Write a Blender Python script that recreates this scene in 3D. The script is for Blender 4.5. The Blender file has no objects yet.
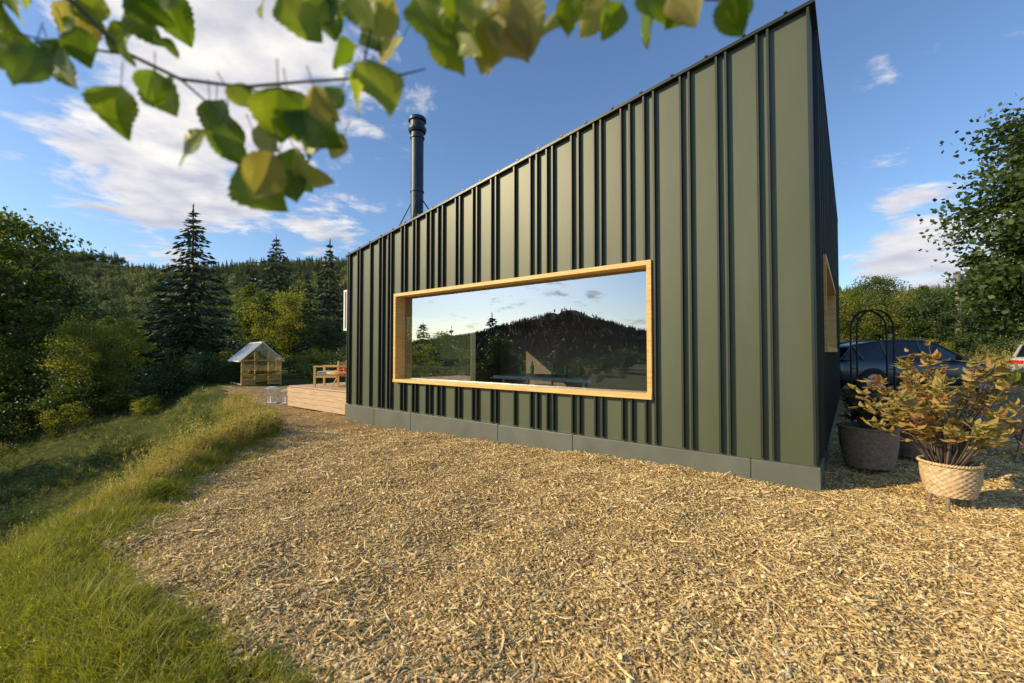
import bpy, math, random
import numpy as np
from mathutils import Vector, Matrix, Euler
random.seed(7); RNG=np.random.default_rng(11)
scene=bpy.context.scene
scene.view_settings.view_transform='Standard'; scene.view_settings.look='None'
scene.view_settings.exposure=0

# ---------------------------------------------------------------- helpers
def ss(a,b,x):
    t=np.clip((np.asarray(x,float)-a)/(b-a),0,1); return t*t*(3-2*t)
def link(o,parent=None):
    scene.collection.objects.link(o)
    if parent: o.parent=parent
    return o
def empty(name,loc=(0,0,0),rz=0,parent=None):
    e=bpy.data.objects.new(name,None); e.location=loc; e.rotation_euler=(0,0,rz); e.empty_display_size=.2
    return link(e,parent)
class MB:
    def __init__(s): s.v=[]; s.f=[]; s.m=[]; s.n=0
    def add(s,v,f,m=0):
        v=np.asarray(v,float).reshape(-1,3); s.v.append(v)
        for q in f: s.f.append(tuple(int(i)+s.n for i in q))
        s.m+= [m]*len(f); s.n+=len(v)
    def box(s,x0,x1,y0,y1,z0,z1,m=0,M=None):
        v=np.array([(x,y,z) for x in(x0,x1) for y in(y0,y1) for z in(z0,z1)],float)
        if M is not None: v=np.array([M@Vector(p) for p in v])
        s.add(v,[(0,1,3,2),(4,6,7,5),(0,4,5,1),(2,3,7,6),(0,2,6,4),(1,5,7,3)],m)
    def tube(s,P,R,n=6,m=0,cap=True):
        P=[Vector(p) for p in P]; V=[];F=[]
        up=None
        for i,p in enumerate(P):
            d=(P[min(i+1,len(P)-1)]-P[max(i-1,0)]).normalized()
            if up is None: up=Vector((0,0,1)) if abs(d.z)<.9 else Vector((1,0,0))
            a=d.cross(up)
            if a.length<1e-4: a=d.cross(Vector((0,1,0)))
            a.normalize(); b=d.cross(a)
            for k in range(n):
                t=2*math.pi*k/n; V.append(p+(a*math.cos(t)+b*math.sin(t))*R[i])
        for i in range(len(P)-1):
            for k in range(n):
                k2=(k+1)%n; F.append((i*n+k,i*n+k2,(i+1)*n+k2,(i+1)*n+k))
        if cap: F.append(tuple(range(n))[::-1]); F.append(tuple((len(P)-1)*n+k for k in range(n)))
        s.add([tuple(v) for v in V],F,m)
    def lathe(s,prof,n=24,c=(0,0,0),m=0):
        V=[];F=[]
        for r,z in prof:
            for k in range(n):
                t=2*math.pi*k/n; V.append((c[0]+r*math.cos(t),c[1]+r*math.sin(t),c[2]+z))
        for i in range(len(prof)-1):
            for k in range(n):
                k2=(k+1)%n; F.append((i*n+k,i*n+k2,(i+1)*n+k2,(i+1)*n+k))
        F.append(tuple(range(n))[::-1]); F.append(tuple((len(prof)-1)*n+k for k in range(n)))
        s.add(V,F,m)
    def diamonds(s,C,A,B,m=0):
        C=np.asarray(C);N=len(C)
        V=np.stack([C+A,C+B,C-A*.8,C-B],1).reshape(-1,3)
        s.v.append(V); 
        base=s.n
        s.f+= [(base+4*i,base+4*i+1,base+4*i+2,base+4*i+3) for i in range(N)]
        s.m+=[m]*N; s.n+=4*N
    def mesh(s,name,mats,smooth=False):
        me=bpy.data.meshes.new(name)
        me.from_pydata(np.concatenate(s.v).tolist(),[],s.f)
        for mt in mats: me.materials.append(mt)
        me.polygons.foreach_set('material_index',s.m)
        if smooth: me.polygons.foreach_set('use_smooth',[True]*len(s.f))
        me.update(); return me
    def obj(s,name,mats,parent=None,smooth=False,loc=(0,0,0),rz=0,bevel=0):
        o=bpy.data.objects.new(name,s.mesh(name,mats,smooth)); o.location=loc; o.rotation_euler=(0,0,rz)
        if bevel:
            b=o.modifiers.new('b','BEVEL'); b.width=bevel; b.segments=2; b.limit_method='ANGLE'
        return link(o,parent)
def rdir(n):
    v=RNG.normal(size=(n,3)); return v/np.linalg.norm(v,axis=1,keepdims=True)
def perp(a):
    r=rdir(len(a)); b=np.cross(a,r); return b/np.linalg.norm(b,axis=1,keepdims=True)

# ---------------------------------------------------------------- materials
def newmat(name):
    m=bpy.data.materials.new(name); m.use_nodes=True
    nt=m.node_tree; b=nt.nodes['Principled BSDF']; return m,nt,b
def N(nt,t,**k):
    n=nt.nodes.new(t)
    for a,v in k.items(): setattr(n,a,v)
    return n
def ramp(nt,fac,stops):
    r=N(nt,'ShaderNodeValToRGB'); e=r.color_ramp.elements
    while len(e)<len(stops): e.new(.5)
    for i,(p,c) in enumerate(stops): e[i].position=p; e[i].color=(*c,1)
    nt.links.new(fac,r.inputs[0]); return r.outputs[0]
def noise(nt,scale,detail=4,rough=.55,obj=True,dist=0,stretch=None):
    tc=N(nt,'ShaderNodeTexCoord'); n=N(nt,'ShaderNodeTexNoise')
    n.inputs['Scale'].default_value=scale; n.inputs['Detail'].default_value=detail; n.inputs['Roughness'].default_value=rough
    n.inputs['Distortion'].default_value=dist
    src=tc.outputs['Object']
    if stretch:
        mp=N(nt,'ShaderNodeMapping'); mp.inputs['Scale'].default_value=stretch
        nt.links.new(src,mp.inputs[0]); src=mp.outputs[0]
    nt.links.new(src,n.inputs['Vector']); return n.outputs['Fac']
def bump(nt,b,h,strength,dist):
    bp=N(nt,'ShaderNodeBump'); bp.inputs['Strength'].default_value=strength; bp.inputs['Distance'].default_value=dist
    nt.links.new(h,bp.inputs['Height']); nt.links.new(bp.outputs[0],b.inputs['Normal'])
def simple(name,col,rough=.6,metal=0,var=.15,scale=6,bs=.1,bd=.01,stretch=None):
    m,nt,b=newmat(name)
    f=noise(nt,scale,5,.6,stretch=stretch)
    c0=tuple(c*(1-var) for c in col); c1=tuple(min(1,c*(1+var)) for c in col)
    nt.links.new(ramp(nt,f,[(.3,c0),(.7,c1)]),b.inputs['Base Color'])
    b.inputs['Roughness'].default_value=rough; b.inputs['Metallic'].default_value=metal
    if bs: bump(nt,b,f,bs,bd)
    return m
def leafmat(name,c1,c2,c3,trans=.45,nscale=.6,inst=False,rough=.55):
    m,nt,b=newmat(name)
    g=N(nt,'ShaderNodeNewGeometry'); f=noise(nt,nscale,3,.5)
    mx=N(nt,'ShaderNodeMath',operation='MULTIPLY_ADD'); mx.inputs[1].default_value=.4
    nt.links.new(g.outputs['Random Per Island'],mx.inputs[0]); 
    mm=N(nt,'ShaderNodeMath',operation='MULTIPLY_ADD'); mm.inputs[1].default_value=1.1; mm.inputs[2].default_value=-.27
    nt.links.new(f,mm.inputs[0]); nt.links.new(mm.outputs[0],mx.inputs[2])
    fac=mx.outputs[0]
    if inst:
        oi=N(nt,'ShaderNodeObjectInfo'); a=N(nt,'ShaderNodeMath',operation='MULTIPLY_ADD'); a.inputs[1].default_value=.5
        s2=N(nt,'ShaderNodeMath',operation='MULTIPLY_ADD'); s2.inputs[1].default_value=.7; s2.inputs[2].default_value=-.05
        nt.links.new(fac,s2.inputs[0]); nt.links.new(oi.outputs['Random'],a.inputs[0]); nt.links.new(s2.outputs[0],a.inputs[2]); fac=a.outputs[0]
    col=ramp(nt,fac,[(.15,c1),(.5,c2),(.9,c3)])
    nt.links.new(col,b.inputs['Base Color']); b.inputs['Roughness'].default_value=rough
    if trans==0: return m
    t=N(nt,'ShaderNodeBsdfTranslucent'); mixc=N(nt,'ShaderNodeMixRGB',blend_type='MULTIPLY'); mixc.inputs[0].default_value=1
    mixc.inputs[2].default_value=(1.5,1.5,.6,1)
    nt.links.new(col,mixc.inputs[1]); nt.links.new(mixc.outputs[0],t.inputs[0])
    ms=N(nt,'ShaderNodeMixShader'); ms.inputs[0].default_value=trans
    nt.links.new(b.outputs[0],ms.inputs[1]); nt.links.new(t.outputs[0],ms.inputs[2])
    nt.links.new(ms.outputs[0],nt.nodes['Material Output'].inputs[0]); return m

M_clad,nt,b=newmat('green_metal')
f=noise(nt,1.6,5,.6,stretch=(1,1,.3)); g_=noise(nt,160,3,.6)
a_=N(nt,'ShaderNodeMath',operation='MULTIPLY_ADD'); a_.inputs[1].default_value=.25; nt.links.new(g_,a_.inputs[0]); nt.links.new(f,a_.inputs[2])
nt.links.new(ramp(nt,a_.outputs[0],[(.4,(.074,.088,.046)),(.85,(.098,.114,.063))]),b.inputs['Base Color'])
b.inputs['Roughness'].default_value=.46; b.inputs['Metallic'].default_value=.1; bump(nt,b,f,.12,.02)
M_seam=simple('green_metal_seam',(.028,.034,.024),.42,.15,.05,3,0)
M_plinth=simple('plinth_metal',(.125,.135,.105),.5,.1,.15,3,.05,.01)
M_trim=simple('dark_trim',(.03,.036,.032),.4,.4,.1,3,0)
M_black=simple('black_metal',(.015,.017,.02),.35,.7,.15,5,0)
M_flue=simple('flue_metal',(.03,.045,.06),.45,.4,.2,5,0)
M_pine=simple('pine_wood',(.70,.43,.13),.5,0,.22,5,.15,.01,(1,1,9))
M_pineh=simple('pine_wood_h',(.74,.47,.15),.5,0,.22,5,.15,.01,(.6,9,9))
M_deck=simple('deck_wood',(.54,.38,.22),.65,0,.3,4,.3,.01,(.6,5,9))
M_in=simple('interior_wall',(.30,.25,.19),.7,0,.1,3,0)
M_infl=simple('interior_floor',(.14,.10,.06),.5,0,.2,3,0)
M_white=simple('white_paint',(.78,.77,.73),.5,0,.06,4,.05)
M_wick=simple('wicker',(.58,.42,.23),.7,0,.4,25,.3,.01)
M_wickd=simple('dark_wicker',(.27,.21,.15),.7,0,.35,25,.3,.01)
M_soil=simple('soil',(.04,.03,.02),.9,0,.4,30,.6,.02)
M_bark=simple('bark',(.12,.09,.065),.85,0,.4,9,.8,.03,(1,1,.3))
M_wood=simple('weathered_wood',(.25,.19,.13),.8,0,.3,9,.3,.01)
M_carp=simple('car_paint',(.085,.10,.12),.2,.5,.05,1,0)
M_carp2=simple('car_paint_white',(.45,.45,.46),.25,.1,.03,1,0)
M_tyre=simple('tyre',(.02,.02,.02),.8,0,.2,20,0)
M_rim=simple('alloy',(.45,.45,.47),.3,.9,.05,4,0)
M_red=simple('tail_light',(.45,.02,.015),.2,0,.1,4,0)
M_lamp=simple('head_light',(.7,.72,.75),.1,.3,.05,4,0)
M_cush=simple('cushion',(.62,.55,.45),.85,0,.1,12,.1)
M_redc=simple('red_cloth',(.5,.06,.03),.8,0,.15,12,.1)
M_bottle,_nt,_b=newmat('green_glass'); _b.inputs['Base Color'].default_value=(.16,.5,.06,1); _b.inputs['Roughness'].default_value=.05
M_cglass,_nt,_b=newmat('car_glass'); _b.inputs['Base Color'].default_value=(.01,.012,.015,1); _b.inputs['Roughness'].default_value=.03; _b.inputs['Specular IOR Level'].default_value=.8

def glassmat(name,base,tint):
    m,nt,b=newmat(name); nt.nodes.remove(b)
    tr=N(nt,'ShaderNodeBsdfTransparent'); tr.inputs[0].default_value=(*tint,1)
    gl=N(nt,'ShaderNodeBsdfGlossy'); gl.inputs['Roughness'].default_value=0.0; gl.inputs[0].default_value=(.86,.93,1,1)
    fr=N(nt,'ShaderNodeFresnel'); fr.inputs[0].default_value=1.5
    a=N(nt,'ShaderNodeMath',operation='MULTIPLY_ADD'); a.inputs[1].default_value=1-base; a.inputs[2].default_value=base
    nt.links.new(fr.outputs[0],a.inputs[0])
    ms=N(nt,'ShaderNodeMixShader'); nt.links.new(a.outputs[0],ms.inputs[0]); nt.links.new(tr.outputs[0],ms.inputs[1]); nt.links.new(gl.outputs[0],ms.inputs[2])
    nt.links.new(ms.outputs[0],nt.nodes['Material Output'].inputs[0]); return m
M_glass=glassmat('window_glass',.36,(.95,.97,.96))
M_gglass=glassmat('opening_glass',.10,(.95,.97,.96))

M_spruce=leafmat('spruce_needles',(.020,.040,.012),(.046,.072,.020),(.095,.12,.03),0,.5)
M_dec=leafmat('broad_leaves',(.045,.075,.012),(.10,.14,.022),(.19,.22,.035),.4,.7)
M_decy=leafmat('yellowish_leaves',(.12,.15,.018),(.24,.25,.03),(.38,.34,.05),.45,.7)
M_decd=leafmat('dark_leaves',(.028,.055,.014),(.06,.10,.02),(.12,.15,.03),.3,.7)
M_sprf=leafmat('far_spruce',(.085,.115,.038),(.14,.17,.05),(.21,.23,.07),0,.02,True)  # needle greens lightened in the colour to stand in for distance haze
M_decf=leafmat('far_leaves_hazed',(.19,.22,.05),(.28,.30,.06),(.40,.37,.085),0,.02,True)  # leaf greens lightened likewise, haze painted into the colour
M_refl=leafmat('mountain_spruce',(.016,.028,.038),(.026,.042,.052),(.038,.056,.064),0,.02,True)
M_grass=leafmat('grass_blades',(.09,.13,.016),(.19,.22,.028),(.38,.34,.08),.35,.35,True)
M_mead=leafmat('meadow_blades',(.05,.085,.014),(.11,.15,.022),(.24,.24,.05),.3,.35,True)
M_lawn=leafmat('lawn_blades',(.13,.17,.016),(.28,.30,.03),(.50,.43,.09),.35,.35,True)
M_straw=leafmat('dry_grass',(.26,.21,.06),(.48,.38,.12),(.68,.55,.24),.3,.35,True)
M_shrub=leafmat('shrub_leaves',(.20,.24,.04),(.42,.31,.09),(.52,.17,.08),.3,5)
M_twigl=leafmat('tree_leaves',(.06,.12,.012),(.15,.23,.02),(.38,.40,.05),.55,9,rough=.4)
M_twigd=leafmat('tree_leaves_dry',(.22,.18,.05),(.36,.32,.10),(.46,.44,.18),.5,9)

# ---------------------------------------------------------------- terrain
EY=np.array([-40,-6,0,1,1.96,2.42,3.1,3.9,5.5,7.6,8.9,11,13,16,22,40,90])
EX=np.array([6,1.5,.2,-.4,-1.09,-2.0,-2.95,-3.4,-3.95,-4.3,-4.7,-6.4,-8,-10.5,-15,-23,-42])
def edge(y): return np.interp(y,EY,EX)
def H(x,y):
    x=np.asarray(x,float); y=np.asarray(y,float)
    dl=edge(y)-x
    near=1-ss(13,20,y)
    z=-(1.2+.8*near)*ss(.3,2.9,dl)*ss(1.2,3.4,y+dl*.35)-1.35*ss(2.8,12,dl)
    z=z+.03*np.sin(1.3*x+.6*y)*np.cos(.9*y-.5*x)+.015*np.sin(3.1*x+1)*np.sin(2.7*y)
    z=z+.05*np.exp(-((dl-.15)/.25)**2)*ss(2.5,5,y)
    z=z-.12*ss(6,10,y)*(1-ss(0,3,x))
    z=z+.33*ss(5.5,10,x)*ss(4,10,y)
    z=z+1.3*ss(16,40,y)*ss(6,22,x)
    z=z+ss(25,80,np.abs(x)+np.abs(y))*.8*np.sin(x/13+1)*np.cos(y/17)
    ridge=(89+6*np.sin(x/95+.6)+4*np.sin(x/41)+.018*x*(x>-400))*(1-.5*ss(-20,140,x))
    z=z+ridge*ss(80,430,y+.05*x)
    R=np.hypot(x,y); far=ss(250,800,R)
    z=z-6*ss(60,260,R)*(y<90)*ss(20,60,-x)*(1-ss(40,90,y))
    dm=np.hypot((x+1410)*1.0,(y+515)*1.0); th=np.arctan2(y+515,x+1410)
    z=z+far*(150*np.exp(-(dm/360)**1.2)*(1+.05*np.sin(x/60+y/45)+.07*np.cos(5*th)))
    z=z+far*(30*np.exp(-(((x+1750)/260)**2+((y+1150)/450)**2))+34*np.exp(-(((x+1900)/300)**2+((y-250)/700)**2)))
    return z
def axis(n,a,m):
    t=np.linspace(-1,1,n); return np.sinh(t*a)/math.sinh(a)*m
def grid(name,X,Y,zoff,mat,mask=None,hf=H):
    gx,gy=np.meshgrid(X,Y,indexing='ij'); gz=hf(gx,gy)+zoff
    V=np.stack([gx,gy,gz],-1).reshape(-1,3); ny=len(Y)
    F=[]
    for i in range(len(X)-1):
        for j in range(ny-1):
            if mask is None or mask[i,j]:
                F.append((i*ny+j,(i+1)*ny+j,(i+1)*ny+j+1,i*ny+j+1))
    me=bpy.data.meshes.new(name); me.from_pydata(V.tolist(),[],F); me.materials.append(mat)
    me.polygons.foreach_set('use_smooth',[True]*len(F)); me.update()
    return link(bpy.data.objects.new(name,me))
mg,nt,b=newmat('meadow_ground')
f1=noise(nt,.35,8,.65); f2=noise(nt,9,6,.7)
c1=ramp(nt,f1,[(.3,(.06,.085,.018)),(.5,(.10,.12,.026)),(.7,(.16,.155,.045))])
c2=ramp(nt,f2,[(.3,(.5,.46,.4)),(.7,(1,1,1))])
mx=N(nt,'ShaderNodeMixRGB',blend_type='MULTIPLY'); mx.inputs[0].default_value=1
nt.links.new(c1,mx.inputs[1]); nt.links.new(c2,mx.inputs[2]); 
tc=N(nt,'ShaderNodeTexCoord'); ln=N(nt,'ShaderNodeVectorMath',operation='LENGTH'); nt.links.new(tc.outputs['Object'],ln.inputs[0])
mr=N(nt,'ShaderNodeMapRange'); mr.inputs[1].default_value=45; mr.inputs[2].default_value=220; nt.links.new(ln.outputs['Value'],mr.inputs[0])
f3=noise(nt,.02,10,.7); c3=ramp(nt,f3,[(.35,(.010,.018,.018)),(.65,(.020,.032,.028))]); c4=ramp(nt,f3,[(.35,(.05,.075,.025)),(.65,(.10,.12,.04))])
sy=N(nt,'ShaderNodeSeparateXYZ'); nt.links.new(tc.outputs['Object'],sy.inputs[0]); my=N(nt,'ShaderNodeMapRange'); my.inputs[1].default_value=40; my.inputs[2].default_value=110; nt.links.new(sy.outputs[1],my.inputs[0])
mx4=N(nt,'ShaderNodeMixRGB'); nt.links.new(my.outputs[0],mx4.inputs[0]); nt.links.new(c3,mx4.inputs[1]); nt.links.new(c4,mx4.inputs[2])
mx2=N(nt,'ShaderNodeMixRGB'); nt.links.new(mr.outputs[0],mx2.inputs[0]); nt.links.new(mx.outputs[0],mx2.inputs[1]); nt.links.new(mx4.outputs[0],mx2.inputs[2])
nt.links.new(mx2.outputs[0],b.inputs['Base Color']); b.inputs['Roughness'].default_value=1; b.inputs['Specular IOR Level'].default_value=.1
bump(nt,b,f2,.8,.05)
X=axis(340,6.7,3200); Y=X.copy()
grid('ground',X,Y,0,mg)

mgv,nt,b=newmat('gravel_bed')
tc=N(nt,'ShaderNodeTexCoord'); vo=N(nt,'ShaderNodeTexVoronoi'); vo.inputs['Scale'].default_value=55
nt.links.new(tc.outputs['Object'],vo.inputs['Vector'])
col=ramp(nt,vo.outputs['Color'],[(.1,(.30,.19,.06)),(.45,(.54,.37,.13)),(.9,(.72,.54,.25))])
d=ramp(nt,vo.outputs['Distance'],[(.0,(1,1,1)),(.6,(.45,.37,.28))])
mx=N(nt,'ShaderNodeMixRGB',blend_type='MULTIPLY'); mx.inputs[0].default_value=.8
nt.links.new(col,mx.inputs[1]); nt.links.new(d,mx.inputs[2]); nt.links.new(mx.outputs[0],b.inputs['Base Color'])
b.inputs['Roughness'].default_value=.9
inv=N(nt,'ShaderNodeMath',operation='SUBTRACT'); inv.inputs[0].default_value=1; nt.links.new(vo.outputs['Distance'],inv.inputs[1])
bump(nt,b,inv.outputs[0],1,.02)
GX=np.arange(-16,26,.12); GY=np.arange(-6,20,.12)
gx,gy=np.meshgrid(GX,GY,indexing='ij')
gm=(gx>edge(gy)+.12*np.sin(4*gy)+.08*np.sin(9.3*gy+gx*3))&((gy<14.5)|(gx<4))
def HG(x,y): return H(x,y)+.022*np.sin(5*x+2*y)*np.sin(4*y-x)+.014*np.sin(9*x-3*y+1)*np.sin(8*y+2*x)
grid('gravel_yard',GX,GY,.03,mgv,gm,HG)

# ---------------------------------------------------------------- instancing
def collection(name,objs):
    c=bpy.data.collections.new(name)
    for o in objs: c.objects.link(o)
    return c
def scatter(name,P,R,S,coll,idx=None):
    P=np.asarray(P,float); n=len(P)
    me=bpy.data.meshes.new(name); me.vertices.add(n); me.vertices.foreach_set('co',P.ravel())
    a=me.attributes.new('rot','FLOAT_VECTOR','POINT'); a.data.foreach_set('vector',np.asarray(R,float).ravel())
    S=np.asarray(S,float); S=np.repeat(S[:,None],3,1) if S.ndim==1 else S
    a=me.attributes.new('scl','FLOAT_VECTOR','POINT'); a.data.foreach_set('vector',S.ravel())
    k=len(coll.objects); ii=RNG.integers(0,k,n) if idx is None else np.asarray(idx)
    a=me.attributes.new('idx','INT','POINT'); a.data.foreach_set('value',ii.astype(np.int32))
    o=link(bpy.data.objects.new(name,me))
    ng=bpy.data.node_groups.new(name,'GeometryNodeTree')
    ng.interface.new_socket('Geometry',in_out='INPUT',socket_type='NodeSocketGeometry')
    ng.interface.new_socket('Geometry',in_out='OUTPUT',socket_type='NodeSocketGeometry')
    gi=ng.nodes.new('NodeGroupInput'); go=ng.nodes.new('NodeGroupOutput')
    ip=ng.nodes.new('GeometryNodeInstanceOnPoints'); ci=ng.nodes.new('GeometryNodeCollectionInfo')
    ci.inputs['Collection'].default_value=coll; ci.inputs['Separate Children'].default_value=True; ci.inputs['Reset Children'].default_value=True
    ip.inputs['Pick Instance'].default_value=True
    def na(nm,t):
        q=ng.nodes.new('GeometryNodeInputNamedAttribute'); q.data_type=t; q.inputs[0].default_value=nm; return q.outputs['Attribute']
    e=ng.nodes.new('FunctionNodeEulerToRotation')
    L=ng.links.new
    L(gi.outputs[0],ip.inputs['Points']); L(ci.outputs[0],ip.inputs['Instance']); L(na('idx','INT'),ip.inputs['Instance Index'])
    L(na('rot','FLOAT_VECTOR'),e.inputs[0]); L(e.outputs[0],ip.inputs['Rotation']); L(na('scl','FLOAT_VECTOR'),ip.inputs['Scale'])
    L(ip.outputs[0],go.inputs[0])
    md=o.modifiers.new('scatter','NODES'); md.node_group=ng
    return o

ms,nt,b=newmat('stone')
oi=N(nt,'ShaderNodeObjectInfo'); f=noise(nt,1.5,3)
ad=N(nt,'ShaderNodeMath',operation='MULTIPLY_ADD'); ad.inputs[1].default_value=.35; nt.links.new(f,ad.inputs[0]); 
sc=N(nt,'ShaderNodeMath',operation='MULTIPLY'); sc.inputs[1].default_value=.7; nt.links.new(oi.outputs['Random'],sc.inputs[0]); nt.links.new(sc.outputs[0],ad.inputs[2])
nt.links.new(ramp(nt,ad.outputs[0],[(.08,(.32,.20,.07)),(.3,(.62,.42,.15)),(.65,(.80,.60,.26)),(1,(.88,.76,.47))]),b.inputs['Base Color']); b.inputs['Roughness'].default_value=.75
import bmesh
stones=[]
for k in range(11):
    bm=bmesh.new(); bmesh.ops.create_icosphere(bm,subdivisions=1 ,radius=1)
    sx,sy,sz=(1,random.uniform(.6,.9),random.uniform(.4,.6)) if k<4 else (random.uniform(2.2,4.6),random.uniform(.18,.36),.12)
    kk=random.uniform(-.09,.09)
    for v in bm.verts:
        q=random.uniform(.72,1.12); v.co=Vector((v.co.x*sx*q,v.co.y*sy*q,v.co.z*sz*q))
        if k>=4: v.co.y+=kk*v.co.x**2; v.co.z+=random.choice((.02,.04))*v.co.x**2
    me=bpy.data.meshes.new('stone'); bm.to_mesh(me); bm.free(); me.materials.append(ms)
    stones.append(bpy.data.objects.new('stone',me))
C_st=collection('stones',stones)
def gravel_pts(n,y0,y1,pw):
    u=RNG.random(n); yy=(y0**pw+u*(y1**pw-y0**pw))**(1/pw)
    xx=RNG.uniform(-1.25,1.25,n)*yy
    e=edge(yy); k=(xx>e-.05+.15*RNG.normal(size=n))
    rx,ry=xx-3.29,yy-4.7; t=-.787*rx+.617*ry; s=.617*rx+.787*ry
    k&=~((t>0)&(t<9.2)&(s>.02)&(s<10))
    return xx[k],yy[k]
xs,ys=gravel_pts(205000,1.55,9,.9)
x2,y2=gravel_pts(35000,8,17,1.2); xs=np.r_[xs,x2]; ys=np.r_[ys,y2]
n=len(xs); sz=np.clip(RNG.lognormal(-4.76,.38,n),.004,.023)*(1+.045*ys)
zz=HG(xs,ys)+.03+sz*RNG.uniform(-.2,.6,n)
R=np.stack([RNG.normal(0,.42,n),RNG.normal(0,.26,n),RNG.uniform(0,6.28,n)],1)
idx=np.where(RNG.random(n)<.62,RNG.integers(4,11,n),RNG.integers(0,4,n))
scatter('gravel_stones',np.stack([xs,ys,zz],1),R,sz,C_st,idx)

# grass
def tuft(name,nb,r,h,w,mat,lean=.4,seed=False):
    mb=MB()
    for i in range(nb):
        a=random.uniform(0,6.28); rr=r*math.sqrt(random.random()); bx,by=rr*math.cos(a),rr*math.sin(a)
        hh=h*random.uniform(.45,1.1); la=random.uniform(0,6.28); l=hh*lean*random.uniform(.2,1.3); dx,dy=math.cos(la)*l,math.sin(la)*l
        wa=random.uniform(0,6.28); wx,wy=math.cos(wa)*w,math.sin(wa)*w
        V=[];
        for q,(tt,ww) in enumerate(((0,1),(.4,.85),(.75,.55))):
            cx,cy,cz=bx+dx*tt**1.8,by+dy*tt**1.8,hh*(tt-.12*tt*tt)
            V+=[(cx-wx*ww,cy-wy*ww,cz),(cx+wx*ww,cy+wy*ww,cz)]
        V.append((bx+dx,by+dy,hh*.9))
        mb.add(V,[(0,1,3,2),(2,3,5,4),(4,5,6)])
        if seed and random.random()<.6:
            c=np.array([[bx+dx*.97,by+dy*.97,hh*.9]])+RNG.normal(0,1,(9,3))*np.array([[.012,.012,.05]])
            A=rdir(9)*.008+np.array([[0,0,.018]]); mb.diamonds(c,A,perp(A)*.006)
    return bpy.data.objects.new(name,mb.mesh(name,[mat]))
def flat(name,nl,r,s,mat,hh=.03):
    mb=MB(); 
    c=RNG.normal(0,1,(nl,3))*np.array([[r,r,hh*.5]])+np.array([[0,0,hh]])
    A=rdir(nl); A[:,2]*=.4; A*=s; B=perp(A)*s*.6; mb.diamonds(c,A,B); return bpy.data.objects.new(name,mb.mesh(name,[mat]))
g_short=[tuft('a%d_grass_tuft'%i,40,.08,h,.0022,M_lawn,.9) for i,h in enumerate((.05,.075,.10,.15))]
C_short=collection('short_grass',g_short+[flat('b_clover_patch',60,.07,.009,M_lawn)])
C_mix=collection('mixed_grass',[tuft('a%d_tall_grass'%i,34,.11,h,.004,M_grass,.5) for i,h in enumerate((.25,.35,.45))]+[tuft('b%d_dry_grass'%i,22,.10,h,.003,M_straw,.45,True) for i,h in enumerate((.4,.55))]+[flat('c_clover_patch',60,.09,.016,M_grass),flat('d_weed_patch',70,.12,.03,M_grass,.2)])
C_mead=collection('meadow_mix',[tuft('a%d_meadow_grass'%i,34,.12,h,.005,M_mead,.6) for i,h in enumerate((.2,.3,.42))]+[tuft('b0_dry_grass',20,.10,.45,.003,M_straw,.45,True),flat('c_weed_patch',70,.14,.035,M_mead,.22),flat('d_clover_patch',70,.12,.02,M_mead),flat('e_wildflower_patch',22,.12,.014,M_white,.3)])
def rotz(n,t=.15): return np.stack([RNG.normal(0,t,n),RNG.normal(0,t,n),RNG.uniform(0,6.28,n)],1)
n=30000; yy=1.2+RNG.random(n)**1.2*6.5; xx=edge(yy)-RNG.random(n)**.9*(.9+2.7*(1-ss(2.0,4.2,yy)))+.10*RNG.normal(size=n)
k=(np.abs(xx)<1.35*yy+.4); xx,yy=xx[k],yy[k]
pat_=np.sin(xx*3.1+1.7*np.sin(yy*2.3))*np.sin(yy*3.7+xx*1.3); k=(pat_>-.45)|(RNG.random(len(xx))<.3); xx,yy=xx[k],yy[k]; n=len(xx)
ii=RNG.choice([0,0,1,1,2,2,3,4],n)
scatter('lawn_grass',np.stack([xx,yy,H(xx,yy)+.005],1),rotz(n),RNG.uniform(.6,1.25,n),C_short,ii)
n=3800; yy=2.9+RNG.random(n)**1.1*10.5; off=.12+np.abs(RNG.normal(0,.30,n))
xx=edge(yy)-off*ss(1.0,4.0,yy)-.9*(1-ss(2.8,4.2,yy))+RNG.normal(0,.08,n)
cl_=.65+.35*np.sin(xx*4+3*np.sin(yy*2.1))*np.sin(yy*5.3)
sc_=RNG.uniform(.35,1.1,n)*(.38+.62*ss(3.0,6.5,yy))*cl_
scatter('tall_verge_grass',np.stack([xx,yy,H(xx,yy)],1),rotz(n),sc_,C_mix,RNG.choice([0,1,1,2,3,3,4,4,5,6],n))
n=22000; yy=1.8+RNG.random(n)**.8*28; xx=edge(yy)-.7-RNG.random(n)*18
k=(np.abs(xx)<1.3*yy+.6)&((edge(yy)-xx)>.7+1.8*(1-ss(2.0,4.2,yy))); xx,yy=xx[k],yy[k]; n=len(xx)
clump=(np.sin(xx*1.1+2*np.sin(yy*.7))*np.sin(yy*1.3+xx*.4)+1)/2
scatter('meadow_grass',np.stack([xx,yy,H(xx,yy)],1),rotz(n),(.2+.6*clump**1.5)*RNG.uniform(.6,1.1,n)*(1+.02*yy),C_mead,RNG.choice([0,0,0,1,1,1,2,2,3,4,4,5,5,6],n))
n=300; yy=1.8+RNG.random(n)*6; xx=edge(yy)+np.abs(RNG.normal(0,.3,n))
scatter('gravel_weeds',np.stack([xx,yy,H(xx,yy)+.02],1),rotz(n),RNG.uniform(.3,.8,n),C_short,RNG.integers(0,4,n))
n=6000; xx=RNG.uniform(12,42,n); yy=RNG.uniform(14.6,34,n)
scatter('bank_grass',np.stack([xx,yy,H(xx,yy)],1),rotz(n),RNG.uniform(.8,1.8,n),C_mix)

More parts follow.
